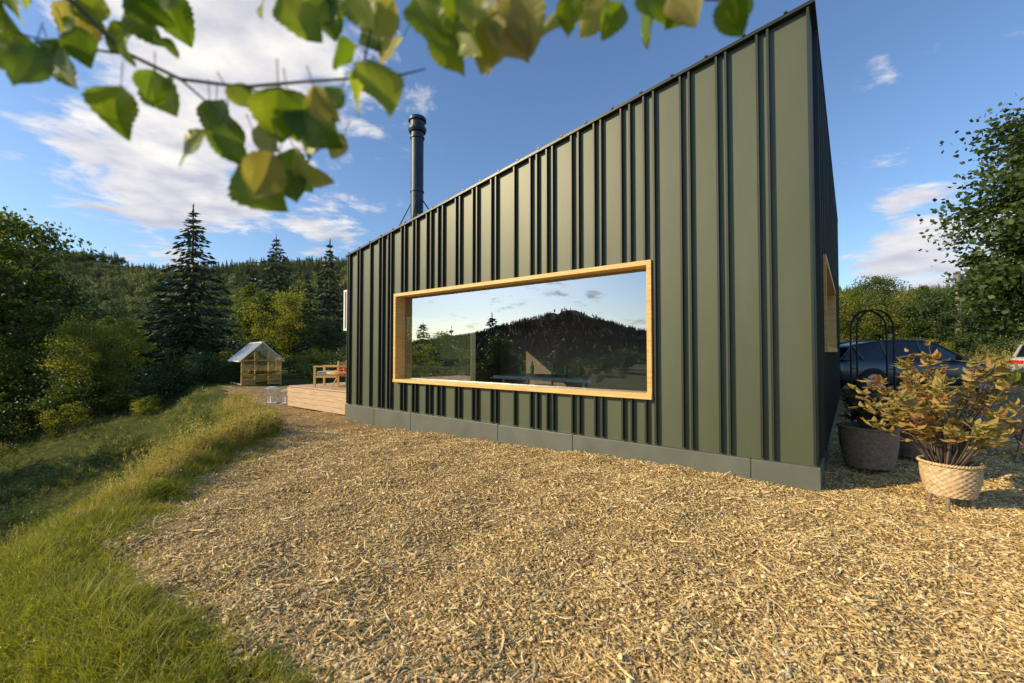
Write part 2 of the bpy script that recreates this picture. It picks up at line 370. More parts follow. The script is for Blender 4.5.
# ---------------------------------------------------------------- trees
def spruce_mesh(name,Ht,Rm,mat,dens=1.0,sz=.36):
    mb=MB(); mb.tube([(0,0,-.5),(0,0,Ht*.5),(.03,0,Ht)],[Ht*.018,Ht*.011,.015],6,1)
    nw=int(Ht*3.1*dens**.5); C=[];A=[]
    for i in range(nw):
        f=(i+random.random()*.6)/nw; z=Ht*(.05+.94*f)
        R0=Rm*(1-f)**.82*random.uniform(.8,1.08)+.06
        nb=int(6+5*(1-f)); a0=random.uniform(0,6.28)
        for k in range(nb):
            a=a0+6.28*k/nb+random.uniform(-.25,.25); R=R0*random.uniform(.68,1.15)
            dr=random.uniform(.12,.34)+.25*(1-f)*.5
            npt=max(2,int(R/.3*dens))
            for j in range(npt):
                t=(j+.7)/npt; r=R*t; zz_=z-dr*r+.16*R*t*t
                for q in range(3):
                    sp=random.uniform(-.75,.75); aa=a+sp
                    C.append((r*math.cos(a)+random.gauss(0,.05),r*math.sin(a)+random.gauss(0,.05),zz_+random.gauss(0,.05)))
                    l=sz*random.uniform(.6,1.15)*(1-.35*f)
                    A.append((math.cos(aa)*l*.8,math.sin(aa)*l*.8,-l*random.uniform(.05,.5)+(.3*l if f>.9 else 0)))
    for z in np.linspace(Ht*.95,Ht*1.02,6): C.append((0,0,z)); A.append((.02,.02,.18))
    C=np.array(C);A=np.array(A); B=perp(A); B*=np.linalg.norm(A,axis=1,keepdims=True)*.3
    mb.diamonds(C,A,B,0); return mb.mesh(name,[mat,M_bark])
def broad_mesh(name,Ht,Rx,mat,nc=70,lpc=170,ls=.1,z0=.18,trunk=True,conic=.0):
    mb=MB(); zc=Ht*(z0+1)/2; rz=Ht*(1-z0)/2
    if trunk: mb.tube([(0,0,-.4),(.05,0,Ht*.25),(.12,.08,Ht*.55),(.05,.1,Ht*.85)],[Ht*.02,Ht*.016,Ht*.009,.02],7,1)
    tips=[]
    for i in range(nc):
        d=rdir(1)[0]; rr=random.random()**.38
        th=math.atan2(d[1],d[0]); wob=1+.22*math.sin(3*th+i*.01+Ht)+.12*math.sin(5*th+d[2]*4)
        zrel=d[2]*rr; sh=1-conic*max(0,zrel)
        p=np.array([d[0]*Rx*rr*wob*sh,d[1]*Rx*rr*wob*sh,zc+zrel*rz])
        tips.append(p)
        if trunk and i%2==0:
            zb=max(Ht*.12,p[2]*.62); mid=(p[0]*.45,p[1]*.45,(zb+p[2])/2-.05)
            mb.tube([(.08,.05,zb),mid,tuple(p)],[Ht*.006,Ht*.004,.008],4,1,False)
    C=[]
    for p in tips:
        s=random.uniform(.35,1)*Rx*.20
        c=RNG.normal(0,1,(int(lpc*random.uniform(.5,1.3)),3))*np.array([[s,s,s*.62]])+p
        C.append(c)
    C=np.concatenate(C); C=C[C[:,2]>.05]; n=len(C)
    A=rdir(n); A[:,2]=A[:,2]*.7-.15; A*=ls*RNG.uniform(.6,1.2,(n,1)); B=perp(A)*ls*.6
    mb.diamonds(C,A,B,0); return mb.mesh(name,[mat,M_bark])
SP=[spruce_mesh('spruce_a',10,3.1,M_spruce,1.3),spruce_mesh('spruce_b',10,2.4,M_spruce,1.2),spruce_mesh('spruce_c',9,2.0,M_spruce,1.1)]
BR=[broad_mesh('broad_a',9,2.9,M_dec,95,190,.11),broad_mesh('broad_b',8,2.6,M_decy,85,180,.10,.1),broad_mesh('broad_c',9,2.6,M_decd,90,190,.11,.12,conic=.5)]
BU=[broad_mesh('bush_a',2.2,1.5,M_dec,40,130,.07,.0,False),broad_mesh('bush_b',2,1.5,M_decd,40,130,.07,.0,False),broad_mesh('bush_c',1.8,1.3,M_decy,34,130,.06,0,False)]
def tree(name,me,x,y,s,rz=None,sz=None,dz=0):
    o=bpy.data.objects.new(name,me); o.location=(x,y,float(H(x,y))-.05+dz); s2=sz or s
    o.scale=(s,s,s2); o.rotation_euler=(0,0,random.uniform(0,6.28) if rz is None else rz); return link(o)
tree('broadleaf_tree',BR[0],-27.3,22.5,1.35)
tree('broadleaf_tree',BR[2],-31.0,27,1.35)
tree('broadleaf_tree',BR[1],-20.6,21.5,.66)
tree('broadleaf_tree',BR[0],-24.5,20.5,.5)
tree('broadleaf_tree',BR[1],-26,28,.75)
tree('spruce_tree',SP[0],-20.4,27.5,1.2,0)
tree('spruce_tree',SP[1],-36,31,1.25)
tree('spruce_tree',SP[1],-27,36,.85)
tree('spruce_tree',SP[0],-23,42,1.25)
tree('spruce_tree',SP[1],-30,50,1.2)
tree('spruce_tree',SP[2],-18.6,44,1.4)
tree('broadleaf_tree',BR[1],-17.5,34,.85)
tree('broadleaf_tree',BR[0],-21.5,37,.8)
tree('broadleaf_tree',BR[1],-33,38,.8)
tree('spruce_tree',SP[2],-15.5,33,.8)
tree('broadleaf_tree',BR[2],-12.9,30,.5)
tree('broadleaf_tree',BR[0],-38,42,.8)
for i,(x,y,s) in enumerate([(-22,18.5,1.0),(-19.3,18.8,.7),(-20.4,20,1.1),(-16.6,19.8,.5),(-17.6,21.5,1.0),(-18.5,24,1.3),(-15.8,22.6,.8),(-16.6,25.5,1.0),(-11.0,24.5,.8),(-12.4,27,1.0),(-9.8,22,.5),(-23.5,19.5,1.4),(-8.8,25,1.0),(-16.4,28.5,1.0),(-14.6,25.5,1.0),(-21.8,23.5,1.3)]):
    tree('bush',BU[(1,2,0,2,1,0)[i%6]],x,y,s)
tree('broadleaf_tree',BR[2],-19.5,3.4,.70)  # this row: out-of-view trees, added to shade the left meadow
tree('spruce_tree',SP[2],-22.5,6.2,.72)
tree('broadleaf_tree',BR[1],-20.5,9.0,.72)
tree('broadleaf_tree',BR[2],-24.5,12.0,.85)
# right side
tree('broadleaf_tree',broad_mesh('leafy_tree',10.6,3.1,M_decd,200,280,.13,.10),19.5,14.0,1.0,1.1,dz=-.2)
for i,(x,y,s) in enumerate([(20.5,27,.66),(23.5,29,.6),(26.5,27,.62),(29,33,.64),(32.5,33,.66),(36,34,.8),(25,35,.75),(31,37,.8),(39,35,.9),(21.5,33,.7)]):
    tree('broadleaf_tree',BR[(i*2+1)%3],x,y,s,dz=-.6)
for i,(x,y,s) in enumerate([(16.2,19,.75),(18.5,21,.8),(21,23,.75),(24,25,.9),(15,20.5,.9),(27,26,1.0)]):
    tree('bush',BU[(i+2)%3],x,y,s)
# west of the house (mirrored in the big window)
SD=spruce_mesh('spruce_d',6.4,2.7,M_spruce,1.8,.32)
tree('spruce_tree',SD,-35,.9,1.35)
tree('broadleaf_tree',BR[2],-36.5,1.9,.66)
tree('spruce_tree',SD,-28,-3.6,1.02)
tree('broadleaf_tree',BR[2],-29.5,-2.9,.5)
tree('spruce_tree',SD,-52,7,1.4)
tree('broadleaf_tree',BR[2],-46,4.8,.9)
for (x,y,s) in [(-30,6,1.3),(-33,8,1.6),(-36,10,1.8),(-40,-8,1.2),(-45,-16,1.4),(-50,-5,1.6),(-55,-12,1.8),(-50,-22,1.6),(-48,-1,1.5),(-60,-27,1.8),(-46,-11,1.3),(-58,-18,1.9),(-58,-7,1.9),(-62,-2,2)]: tree('bush',BU[1],x,y,s)
# forests
FS=[bpy.data.objects.new('a_far_spruce',spruce_mesh('far_spruce_a',12,2.6,M_sprf,.5,.6)),
    bpy.data.objects.new('b_far_spruce',spruce_mesh('far_spruce_b',13,2.2,M_sprf,.5,.6)),
    bpy.data.objects.new('c_far_broadleaf',broad_mesh('far_broad_a',9.5,3.6,M_decf,50,50,.3,.1))]
C_f=collection('forest_trees',FS)
n=7500; yy=(62**2+RNG.random(n)*(455**2-62**2))**.5; xx=RNG.uniform(-1.3,1.3,n)*yy
k=(xx<yy*-.32)|(xx>yy*.72); xx,yy=xx[k],yy[k]
xb=RNG.uniform(-85,-14,500); yb2=RNG.uniform(55,85,500); xx=np.r_[xx,xb]; yy=np.r_[yy,yb2]
n=len(xx); pt=RNG.random(n)+.35*np.sin(xx/35)*np.sin(yy/28)
idx=np.where(pt>.58,2,np.where(pt>.28,0,1))
s=RNG.uniform(.5,1.05,n)*(.62+.38*ss(60,220,yy))
scatter('forest',np.stack([xx,yy,H(xx,yy)-.3],1),np.stack([np.zeros(n),np.zeros(n),RNG.uniform(0,6.28,n)],1),s,C_f,idx)
ms_=bpy.data.objects.new('mountain_spruce_a',spruce_mesh('mountain_spruce_a',13,3.6,M_refl,.22,1.3))
n=8500; ang=RNG.uniform(-.14,.66,n); rad=np.where(RNG.random(n)<.35,RNG.uniform(190,900,n),RNG.uniform(900,1500,n)); xx=-np.cos(ang)*rad; yy=-np.sin(ang)*rad
scatter('mountain_forest',np.stack([xx,yy,H(xx,yy)-.5],1),np.stack([np.zeros(n),np.zeros(n),RNG.uniform(0,6.28,n)],1),RNG.uniform(.6,1.1,n)*(.6+.25*ss(200,900,rad)),collection('mountain_trees',[ms_]))

# ---------------------------------------------------------------- house
ANG=math.atan2(-.617,.787)
house=empty('metal_clad_house',(3.29,4.7,0),ANG)
def Ht(t): return 5.30-.1663*t
L=9.14; D=10.0
def wallpoly(mb,t0,t1,z0,z1,y0,y1,m=0):
    za,zb=(Ht(t0),Ht(t1)) if z1 is None else (z1,z1)
    P=[(-t0,z0),(-t1,z0),(-t1,zb),(-t0,za)]
    V=[(x,y0,z) for x,z in P]+[(x,y1,z) for x,z in P]
    mb.add(V,[(0,1,2,3),(7,6,5,4),(0,4,5,1),(1,5,6,2),(2,6,7,3),(3,7,4,0)],m)
W0,W1,Z0,Z1=1.77,7.30,.87,2.73
mb=MB()
for a in ((0,W0,.2,None),(W1,L,.2,None),(W0,W1,.2,Z0),(W0,W1,Z1,None)): wallpoly(mb,*a,0,.22)
SW0,SW1,SZ0,SZ1=.9,5.2,1.5,2.72
for (y0,y1,z0,z1) in ((.22,SW0,.2,None),(SW1,D,.2,None),(SW0,SW1,.2,SZ0),(SW0,SW1,SZ1,None)): wallpoly(mb,0,.22,z0,z1,y0,y1)
for (y0,y1,z0,z1) in ((.22,1.2,.2,None),(4.2,D,.2,None),(1.2,4.2,2.45,None)): wallpoly(mb,L-.22,L,z0,z1,y0,y1)  # end wall with a gap added to let sunlight into the room
wallpoly(mb,.22,L-.22,.2,None,D-.22,D)
mb.obj('walls',[M_clad],house)
mb=MB(); t=.0; seams=[]
pat=[.40,.11,.335,.105,.325,.11,.35,.135,.20,.13,.31,.11,.26,.12,.34,.11,.19,.13,.33]
i=0; t=.0
while t<L-.25:
    t+=pat[i%len(pat)]; i+=1
    if t<L-.08: seams.append(t)
sw,sd=.024,.058
def seamf(t,z0,z1):
    za=Ht(t-sw/2) if z1 is None else z1; zb=Ht(t+sw/2) if z1 is None else z1
    P=[(-t+sw/2,z0),(-t-sw/2,z0),(-t-sw/2,zb-.002),(-t+sw/2,za-.002)]
    V=[(x,-sd,z) for x,z in P]+[(x,.01,z) for x,z in P]
    mb.add(V,[(0,1,2,3),(7,6,5,4),(0,4,5,1),(1,5,6,2),(2,6,7,3),(3,7,4,0)])
for t in seams:
    if W0-.02<t<W1+.02: seamf(t,.285,Z0-.005); seamf(t,Z1+.005,None)
    else: seamf(t,.285,None)
seamf(.014,.285,None); seamf(L-.02,.285,None)
y=.42;i=3
while y<D:
    for (z0,z1) in (((.285,SZ0-.01),(SZ1+.01,5.28)) if SW0-.02<y<SW1+.02 else ((.285,5.28),)):
        mb.box(-.01,.05,y-.011,y+.011,z0,z1)
    y+=pat[i%len(pat)]; i+=1
mb.obj('standing_seams',[M_seam],house)
mb=MB(); tt=[0]; 
for d_ in (.62,2.35,1.45,2.3,1.25,1.27): tt.append(tt[-1]+d_)
tt[-1]=L
for a,b_ in zip(tt[:-1],tt[1:]):
    mb.box(-b_+.006,-a-.006 if a>0 else .035,-.085,.215,-.35,.27)
for a in tt[1:-1]: mb.box(-a-.006,-a+.006,-.078,.2,-.35,.266)
mb.box(.0,.033,.215,D,-.35,.272); mb.box(-L-.03,-L-.002,.0,D,-.35,.26)
mb.obj('plinth',[M_plinth],house,bevel=.006)
mb=MB()
def slab(t0,t1,y0,y1,o0,o1,m=0):
    P=[(-t0,Ht(t0)+o0),(-t1,Ht(t1)+o0),(-t1,Ht(t1)+o1),(-t0,Ht(t0)+o1)]
    V=[(x,y0,z) for x,z in P]+[(x,y1,z) for x,z in P]
    mb.add(V,[(0,1,2,3),(7,6,5,4),(0,4,5,1),(1,5,6,2),(2,6,7,3),(3,7,4,0)],m)
slab(-.055,L+.05,-.075,D+.07,.001,.04)
t=.2
while t<L:
    slab(t,t+.035,-.085,D+.05,.0405,.06); t+=.42
mb.obj('roof',[M_trim],house)
def ring(mb,t0,t1,z0,z1,w,y0,y1):
    mb.box(-t1,-t0,y0,y1,z1-w,z1,1); mb.box(-t1,-t0,y0-.012,y1,z0,z0+w,1)
    mb.box(-t1,-t1+w,y0+.002,y1,z0+w,z1-w,0); mb.box(-t0-w,-t0,y0+.002,y1,z0+w,z1-w,0)
mb=MB(); ring(mb,W0,W1,Z0,Z1,.065,-.085,.20); 
mb.box(-W1+.066,-W1+.10,.10,.19,Z0+.066,Z1-.066,0); mb.box(-W0-.10,-W0-.066,.10,.19,Z0+.066,Z1-.066,0)
mb.obj('window_frame',[M_pine,M_pineh],house,bevel=.003)
mb=MB(); mb.add([(-W1+.1,.14,Z0+.066),(-W0-.1,.14,Z0+.066),(-W0-.1,.14,Z1-.066),(-W1+.1,.14,Z1-.066)],[(0,1,2,3)]); mb.obj('window_glass',[M_glass],house)
mb=MB()
mb.box(-.2,.08,SW0,SW1,SZ1-.07,SZ1,1); mb.box(-.2,.09,SW0,SW1,SZ0,SZ0+.07,1)
mb.box(-.2,.078,SW0,SW0+.07,SZ0+.07,SZ1-.07); mb.box(-.2,.078,SW1-.07,SW1,SZ0+.07,SZ1-.07)
mb.obj('side_window_frame',[M_pine,M_pineh],house,bevel=.003)
mb=MB(); mb.add([(-.15,SW0+.07,SZ0+.07),(-.15,SW1-.07,SZ0+.07),(-.15,SW1-.07,SZ1-.07),(-.15,SW0+.07,SZ1-.07)],[(0,1,2,3)]); mb.obj('side_window_glass',[M_glass],house)
mb=MB(); mb.add([(-L+.06,1.2,.3),(-L+.06,4.2,.3),(-L+.06,4.2,2.45),(-L+.06,1.2,2.45)],[(0,1,2,3)]); mb.obj('light_opening_glass',[M_gglass],house)  # pane of the unseen opening, added so sun lights the interior
mb=MB()
for zz_ in (2.02,2.96): mb.box(-L-.32,-L-.02,.05,.09,zz_,zz_+.05)
for xx_ in (-L-.32,-L-.2,-L-.07): mb.box(xx_,xx_+.05,.052,.088,2.07,2.96)
mb.obj('open_window_sash',[M_white],house)
mb=MB(); mb.box(-L+.22,-.22,.22,D-.22,.1,.30); mb.obj('floor',[M_infl],house)
mb=MB(); mb.box(-L+.23,-.23,5.4,5.5,.305,3.6); mb.box(-.24,-.23,.23,SW0,.31,3.5); mb.box(-L+.23,-.23,.23,5.4,3.55,3.6); mb.obj('interior_partition',[M_in],house)
tb=empty('dining_table',(-4.1,1.15,.30),0,house)
mb=MB(); mb.box(-1.05,1.05,-.5,.5,.69,.75)
for sx in(-.9,.84):
    for sy in(-.42,.36): mb.box(sx,sx+.06,sy,sy+.06,0,.689)
mb.obj('table_frame',[M_white],tb)
mb=MB()
for (bx,by) in ((-.75,.0),(-.55,.1),(.3,-.05),(.5,.1),(-.1,.15)):
    mb.lathe([(.035,0),(.038,.02),(.038,.16),(.013,.21),(.013,.27)],12,(bx,by,.751))
mb.obj('bottles',[M_bottle],tb,smooth=True)
mb=MB()
for (cx,cy,dr) in ((-.5,-.68,-1),(.4,-.68,-1),(-.5,.85,1),(.4,.85,1)):
    mb.box(cx-.21,cx+.21,cy-.2,cy+.2,.43,.46)
    for a in(-.19,.16):
        for b_ in(-.19,.16): mb.box(cx+a,cx+a+.03,cy+b_,cy+b_+.03,0,.43)
    yy_=cy+dr*.18; mb.box(cx-.2,cx+.2,yy_-.012,yy_+.012,.55,.66); mb.box(cx-.2,cx-.17,yy_-.011,yy_+.011,.46,.55); mb.box(cx+.17,cx+.2,yy_-.011,yy_+.011,.46,.55)
mb.obj('dining_chairs',[M_pineh],tb)
mb=MB(); c=(-7.58,.76,0)
mb.lathe([(.19,3.9),(.19,4.12),(.145,4.16),(.145,6.45),(.165,6.46),(.165,6.5),(.15,6.51),(.15,6.6),(.19,6.61),(.21,6.66),(.21,6.70),(.17,6.72),(.17,6.86),(.205,6.87),(.205,6.93),(.19,6.95)],28,c)
mb.lathe([(.16,5.2),(.16,5.24)],28,c)
for a in (0.3,2.2,3.7,5.3):
    mb.tube([(c[0],c[1],5.22),(c[0]+.75*math.cos(a),c[1]+.6*math.sin(a),Ht(7.62-.75*math.cos(a))+.05)],[.014,.014],6)
mb.obj('chimney_flue',[M_flue],house)
deck=empty('timber_deck',(0,0,0),0,house)
mb=MB(); y0,y1=.18,7.0; x0,x1=-L-3.4,-L-.04
yy_=y0
while yy_<y1: mb.box(x0,x1,yy_,yy_+.135,.50,.53); yy_+=.141
for zz_ in (.36,.225,.09,-.045): mb.box(x0,x1,y0-.03,y0-.002,zz_,zz_+.13)
for zz_ in (.36,.225): mb.box(x0-.03,x0-.002,y0-.03,y1,zz_,zz_+.13)
for xx_ in np.arange(x0+.1,x1,1.05):
    for yy_ in (y0+.2,3,6): mb.box(xx_,xx_+.12,yy_,yy_+.12,-.9,.495)
mb.obj('deck_boards',[M_deck],deck,bevel=.003)
def lounge(name,x,y,rz):
    e=empty(name,(x,y,.53),rz,house); mb=MB()
    for a in(-.33,.29):
        mb.box(a,a+.05,-.35,-.30,0,.55); mb.box(a,a+.05,.30,.35,0,.72); mb.box(a-.005,a+.055,-.36,.36,.551,.59)
        mb.box(a+.002,a+.048,-.30,.30,.26,.31)
    mb.box(-.28,.29,-.33,-.30,.26,.31)
    for k in range(6): mb.box(-.28,.29,.30+.008*k,.32+.008*k,.34+.06*k,.385+.06*k)
    mb.obj('chair_frame',[M_pineh],e); mb=MB(); mb.box(-.27,.28,-.29,.28,.312,.43); mb.obj('seat_cushion',[M_cush],e,bevel=.03)
lounge('deck_chair',-L-.6,.75,.9); lounge('deck_chair',-L-2.2,.8,-.9); lounge('deck_chair',-L-1.4,1.9,.1)
e=empty('coffee_table',(-L-1.4,.7,.53),0,house); mb=MB(); mb.lathe([(.42,.40),(.42,.44)],24)
for a in range(3): mb.tube([(.1*math.cos(a*2.1),.1*math.sin(a*2.1),.4),(.3*math.cos(a*2.1),.3*math.sin(a*2.1),0)],[.02,.02],6)
mb.obj('table_body',[M_pineh],e); mb=MB(); mb.lathe([(.05,.441),(.06,.49),(.055,.54)],14,(.1,0,0)); mb.box(-.26,-.05,-.1,.1,.441,.48); mb.obj('tableware',[M_redc],e)

# greenhouse
gx_,gy_=-13.0,22.0
gh=empty('greenhouse',(gx_,gy_,float(H(gx_,gy_))+.05),.75); gh.scale=(.84,.84,.9)
mb=MB(); w,d_,hw,hr=1.0,1.4,1.25,2.15
for x in(-w,w):
    for y in np.linspace(-d_,d_,4): mb.box(x-.04,x+.04,y-.04,y+.04,-.3,hw)
    mb.box(x-.045,x+.045,-d_,d_,hw,hw+.06); mb.box(x-.03,x+.03,-d_,d_,.5,.55); mb.box(x-.03,x+.03,-d_,d_,0,.3)
for y in(-d_,d_):
    mb.box(-w,w,y-.035,y+.035,hw,hw+.05); mb.box(-w,w,y-.03,y+.03,.5,.54); mb.box(-w,-.36,y-.032,y+.032,0,.3); mb.box(.36,w,y-.032,y+.032,0,.3)
    for x in(-.35,.35): mb.box(x-.03,x+.03,y-.034,y+.034,0,hw+.5)
mb.obj('greenhouse_frame',[M_pineh],gh)
mb=MB()
for y in np.linspace(-d_-.1,d_+.1,7):
    for sg in(-1,1): mb.tube([(sg*(w+.14),y,hw+.02),(0,y,hr+.12)],[.035,.035],4)
mb.box(-.045,.045,-d_-.12,d_+.12,hr+.09,hr+.15)
for sg in(-1,1): mb.box(sg*(w+.14)-.03,sg*(w+.14)+.03,-d_-.12,d_+.12,hw-.03,hw+.03)
mb.obj('roof_rafters',[M_white],gh)
mb=MB()
for sg in(-1,1):
    mb.add([(sg*(w+.12),-d_-.1,hw+.03),(sg*(w+.12),d_+.1,hw+.03),(0,d_+.1,hr+.09),(0,-d_-.1,hr+.09)],[(0,1,2,3)],1)
    mb.add([(sg*(w+.05),-d_,.06),(sg*(w+.05),d_,.06),(sg*(w+.05),d_,hw),(sg*(w+.05),-d_,hw)],[(0,1,2,3)])
    mb.add([(-w,sg*(d_+.045),.06),(w,sg*(d_+.045),.06),(w,sg*(d_+.045),hw),(0,sg*(d_+.045),hr),(-w,sg*(d_+.045),hw)],[(0,1,2,3,4)])
mb.obj('greenhouse_panes',[glassmat('greenhouse_glass',.10,(.9,.92,.92)),glassmat('roof_glass',.25,(.85,.9,.92))],gh)
mb=MB()
for x in (-.6,.6):
    for y in (-1,-.3,.4,1.1):
        c=RNG.normal(0,.16,(70,3))+np.array([[x,y,.6]]); A=rdir(70)*.09; mb.diamonds(c,A,perp(A)*.05)
mb.obj('tomato_plants',[M_decy],gh)
for (x,y,s) in ((-7.3,13.2,1.0),(-6.8,13.1,.85)):
    e=empty('garden_lantern',(x,y,float(H(x,y))+.03),.4); mb=MB()
    for a in(-.13,.10):
        for b_ in(-.13,.10): mb.box(a,a+.03,b_,b_+.03,0,.42*s)
    mb.box(-.15,.15,-.15,.15,-.02,.03); mb.box(-.15,.15,-.15,.15,.42*s,.46*s); mb.box(-.09,.09,-.09,.09,.46*s,.5*s)
    mb.obj('lantern_frame',[M_white],e); mb=MB(); mb.lathe([(.05,.03),(.05,.2)],12); mb.obj('candle',[M_cush],e)

# ---------------------------------------------------------------- planters
def basket(name,x,y,r0,r1,h,mat,leg=.08):
    e=empty(name,(x,y,float(H(x,y))+.03),0); rows=int(h/.0115); cols=132; mb=MB(); V=[];F=[]
    for i in range(rows+1):
        f=i/rows; r=r0+(r1-r0)*f+.015*math.sin(f*3.1)
        for k in range(cols):
            a=2*math.pi*k/cols
            w=math.sin(a*22+math.pi*((i//2)%2))*.006+(.004 if i%2 else -.004)
            V.append(((r+w)*math.cos(a),(r+w)*math.sin(a),leg+h*f))
    for i in range(rows):
        for k in range(cols):
            k2=(k+1)%cols; F.append((i*cols+k,i*cols+k2,(i+1)*cols+k2,(i+1)*cols+k))
    mb.add(V,F)
    R=r1+.008
    for q in range(2):
        P=[];
        for k in range(121):
            a=2*math.pi*k/120; P.append(((R+.009*math.cos(a*30+q*3.14))*math.cos(a),(R+.009*math.cos(a*30+q*3.14))*math.sin(a),leg+h+.006+.009*math.sin(a*30+q*3.14)))
        mb.tube(P,[.0095]*121,6)
    mb.obj('woven_body',[mat],e,smooth=True)
    mb=MB(); mb.lathe([(.01,leg+h*.86),(r1-.03,leg+h*.86)],30); mb.obj('soil',[M_soil],e)
    mb=MB()
    for a in (.6,2.2,3.8,5.4): mb.tube([(r0*.75*math.cos(a),r0*.75*math.sin(a),leg+.02),(r0*.98*math.cos(a),r0*.98*math.sin(a),-.03)],[.018,.013],8)
    mb.lathe([(r0-.01,leg+.004),(r0-.01,leg+.012)],30)
    mb.obj('legs',[M_wood],e)
    return e
def leafy_shrub(name,x,y,z,spread,h,nst,mat,ll=.075,lw=.42,per=34):
    mb=MB()
    for i in range(nst):
        a=random.uniform(0,6.28); R=spread*random.uniform(.1,1)**.7; hh=h*random.uniform(.4,1)*(1-.3*(R/spread)**2)
        base=Vector((.06*math.cos(a),.06*math.sin(a),0)); mid=Vector((R*.45*math.cos(a+.2),R*.45*math.sin(a+.2),hh*.55)); tip=Vector((R*math.cos(a),R*math.sin(a),hh))
        mb.tube([base,mid,tip],[.009,.006,.003],5,1)
        for j in range(per):
            t=.45+.55*random.random()**.55; p=mid.lerp(tip,(t-.4)/.6)
            az=random.uniform(0,6.28); el=random.uniform(-.35,.8); d=Vector((math.cos(az)*math.cos(el),math.sin(az)*math.cos(el),math.sin(el)))
            l=ll*random.uniform(.6,1.25); side=d.cross(Vector((random.gauss(0,.3),random.gauss(0,.3),1))).normalized(); nn=d.cross(side)
            p=p+Vector((random.gauss(0,.02),random.gauss(0,.02),random.gauss(0,.02)))
            w=l*lw
            V=[p,p+d*l*.35+side*w*.5+nn*.1*w,p+d*l*.35-side*w*.5+nn*.1*w,p+d*l*.7+side*w*.42+nn*.05*w,p+d*l*.7-side*w*.42+nn*.05*w,p+d*l-nn*.15*l,p+d*l*.35-nn*.12*w,p+d*l*.7-nn*.15*w]
            mb.add([tuple(v) for v in V],[(0,1,6),(0,6,2),(1,3,7,6),(6,7,4,2),(3,5,7),(7,5,4)],0)
    return mb.obj(name,[mat,M_bark],None,loc=(x,y,z))
px,py=4.22,4.20
b1=basket('wicker_planter',px,py,.17,.215,.30,M_wick,.12)
leafy_shrub('azalea_shrub',px-.03,py,.34,.72,1.25,60,M_shrub,.10,.52,21)
b2=basket('wicker_planter',4.5,5.5,.24,.30,.48,M_wickd,.04)
M_dkl=leafmat('dark_shrub_leaves',(.03,.04,.012),(.07,.08,.02),(.15,.12,.03),.3,7)
leafy_shrub('potted_shrub',4.5,5.5,.48,.33,.6,26,M_dkl)
basket('wicker_planter',5.45,5.9,.2,.25,.3,M_wickd,.04); leafy_shrub('potted_shrub',5.45,5.9,.3,.35,.5,22,M_dkl)
mb=MB(); ax,ay=4.95,5.9; g0=float(H(ax,ay))
for dx in (0,.03):
    P=[(-.22,dx*5,0)]+[(-.22,dx*5,1.8)]+[(.22*-math.cos(a),dx*5,1.8+.26*math.sin(a)) for a in np.linspace(.2,2.94,14)]+[(.22,dx*5,1.8),(.22,dx*5,0)]
    mb.tube(P,[.012]*len(P),8)
for z in np.arange(.25,1.8,.5):
    for x in (-.22,.22): mb.tube([(x,0,z),(x,.15,z)],[.006,.006],6)
mb.obj('garden_arch',[M_black],None,loc=(ax,ay,g0),rz=-.2)
e=empty('folding_stool',(6.75,6.15,float(H(6.75,6.15))+.03),.5); mb=MB()
for y in(-.3,.28):
    mb.tube([(-.28,y,0),(.25,y,.5)],[.02,.02],4); mb.tube([(.28,y+.03,0),(-.25,y+.03,.5)],[.02,.02],4)
for k in range(5): mb.box(-.25+.1*k,-.17+.1*k,-.34,.34,.5,.52)
mb.obj('stool_frame',[M_wood],e)

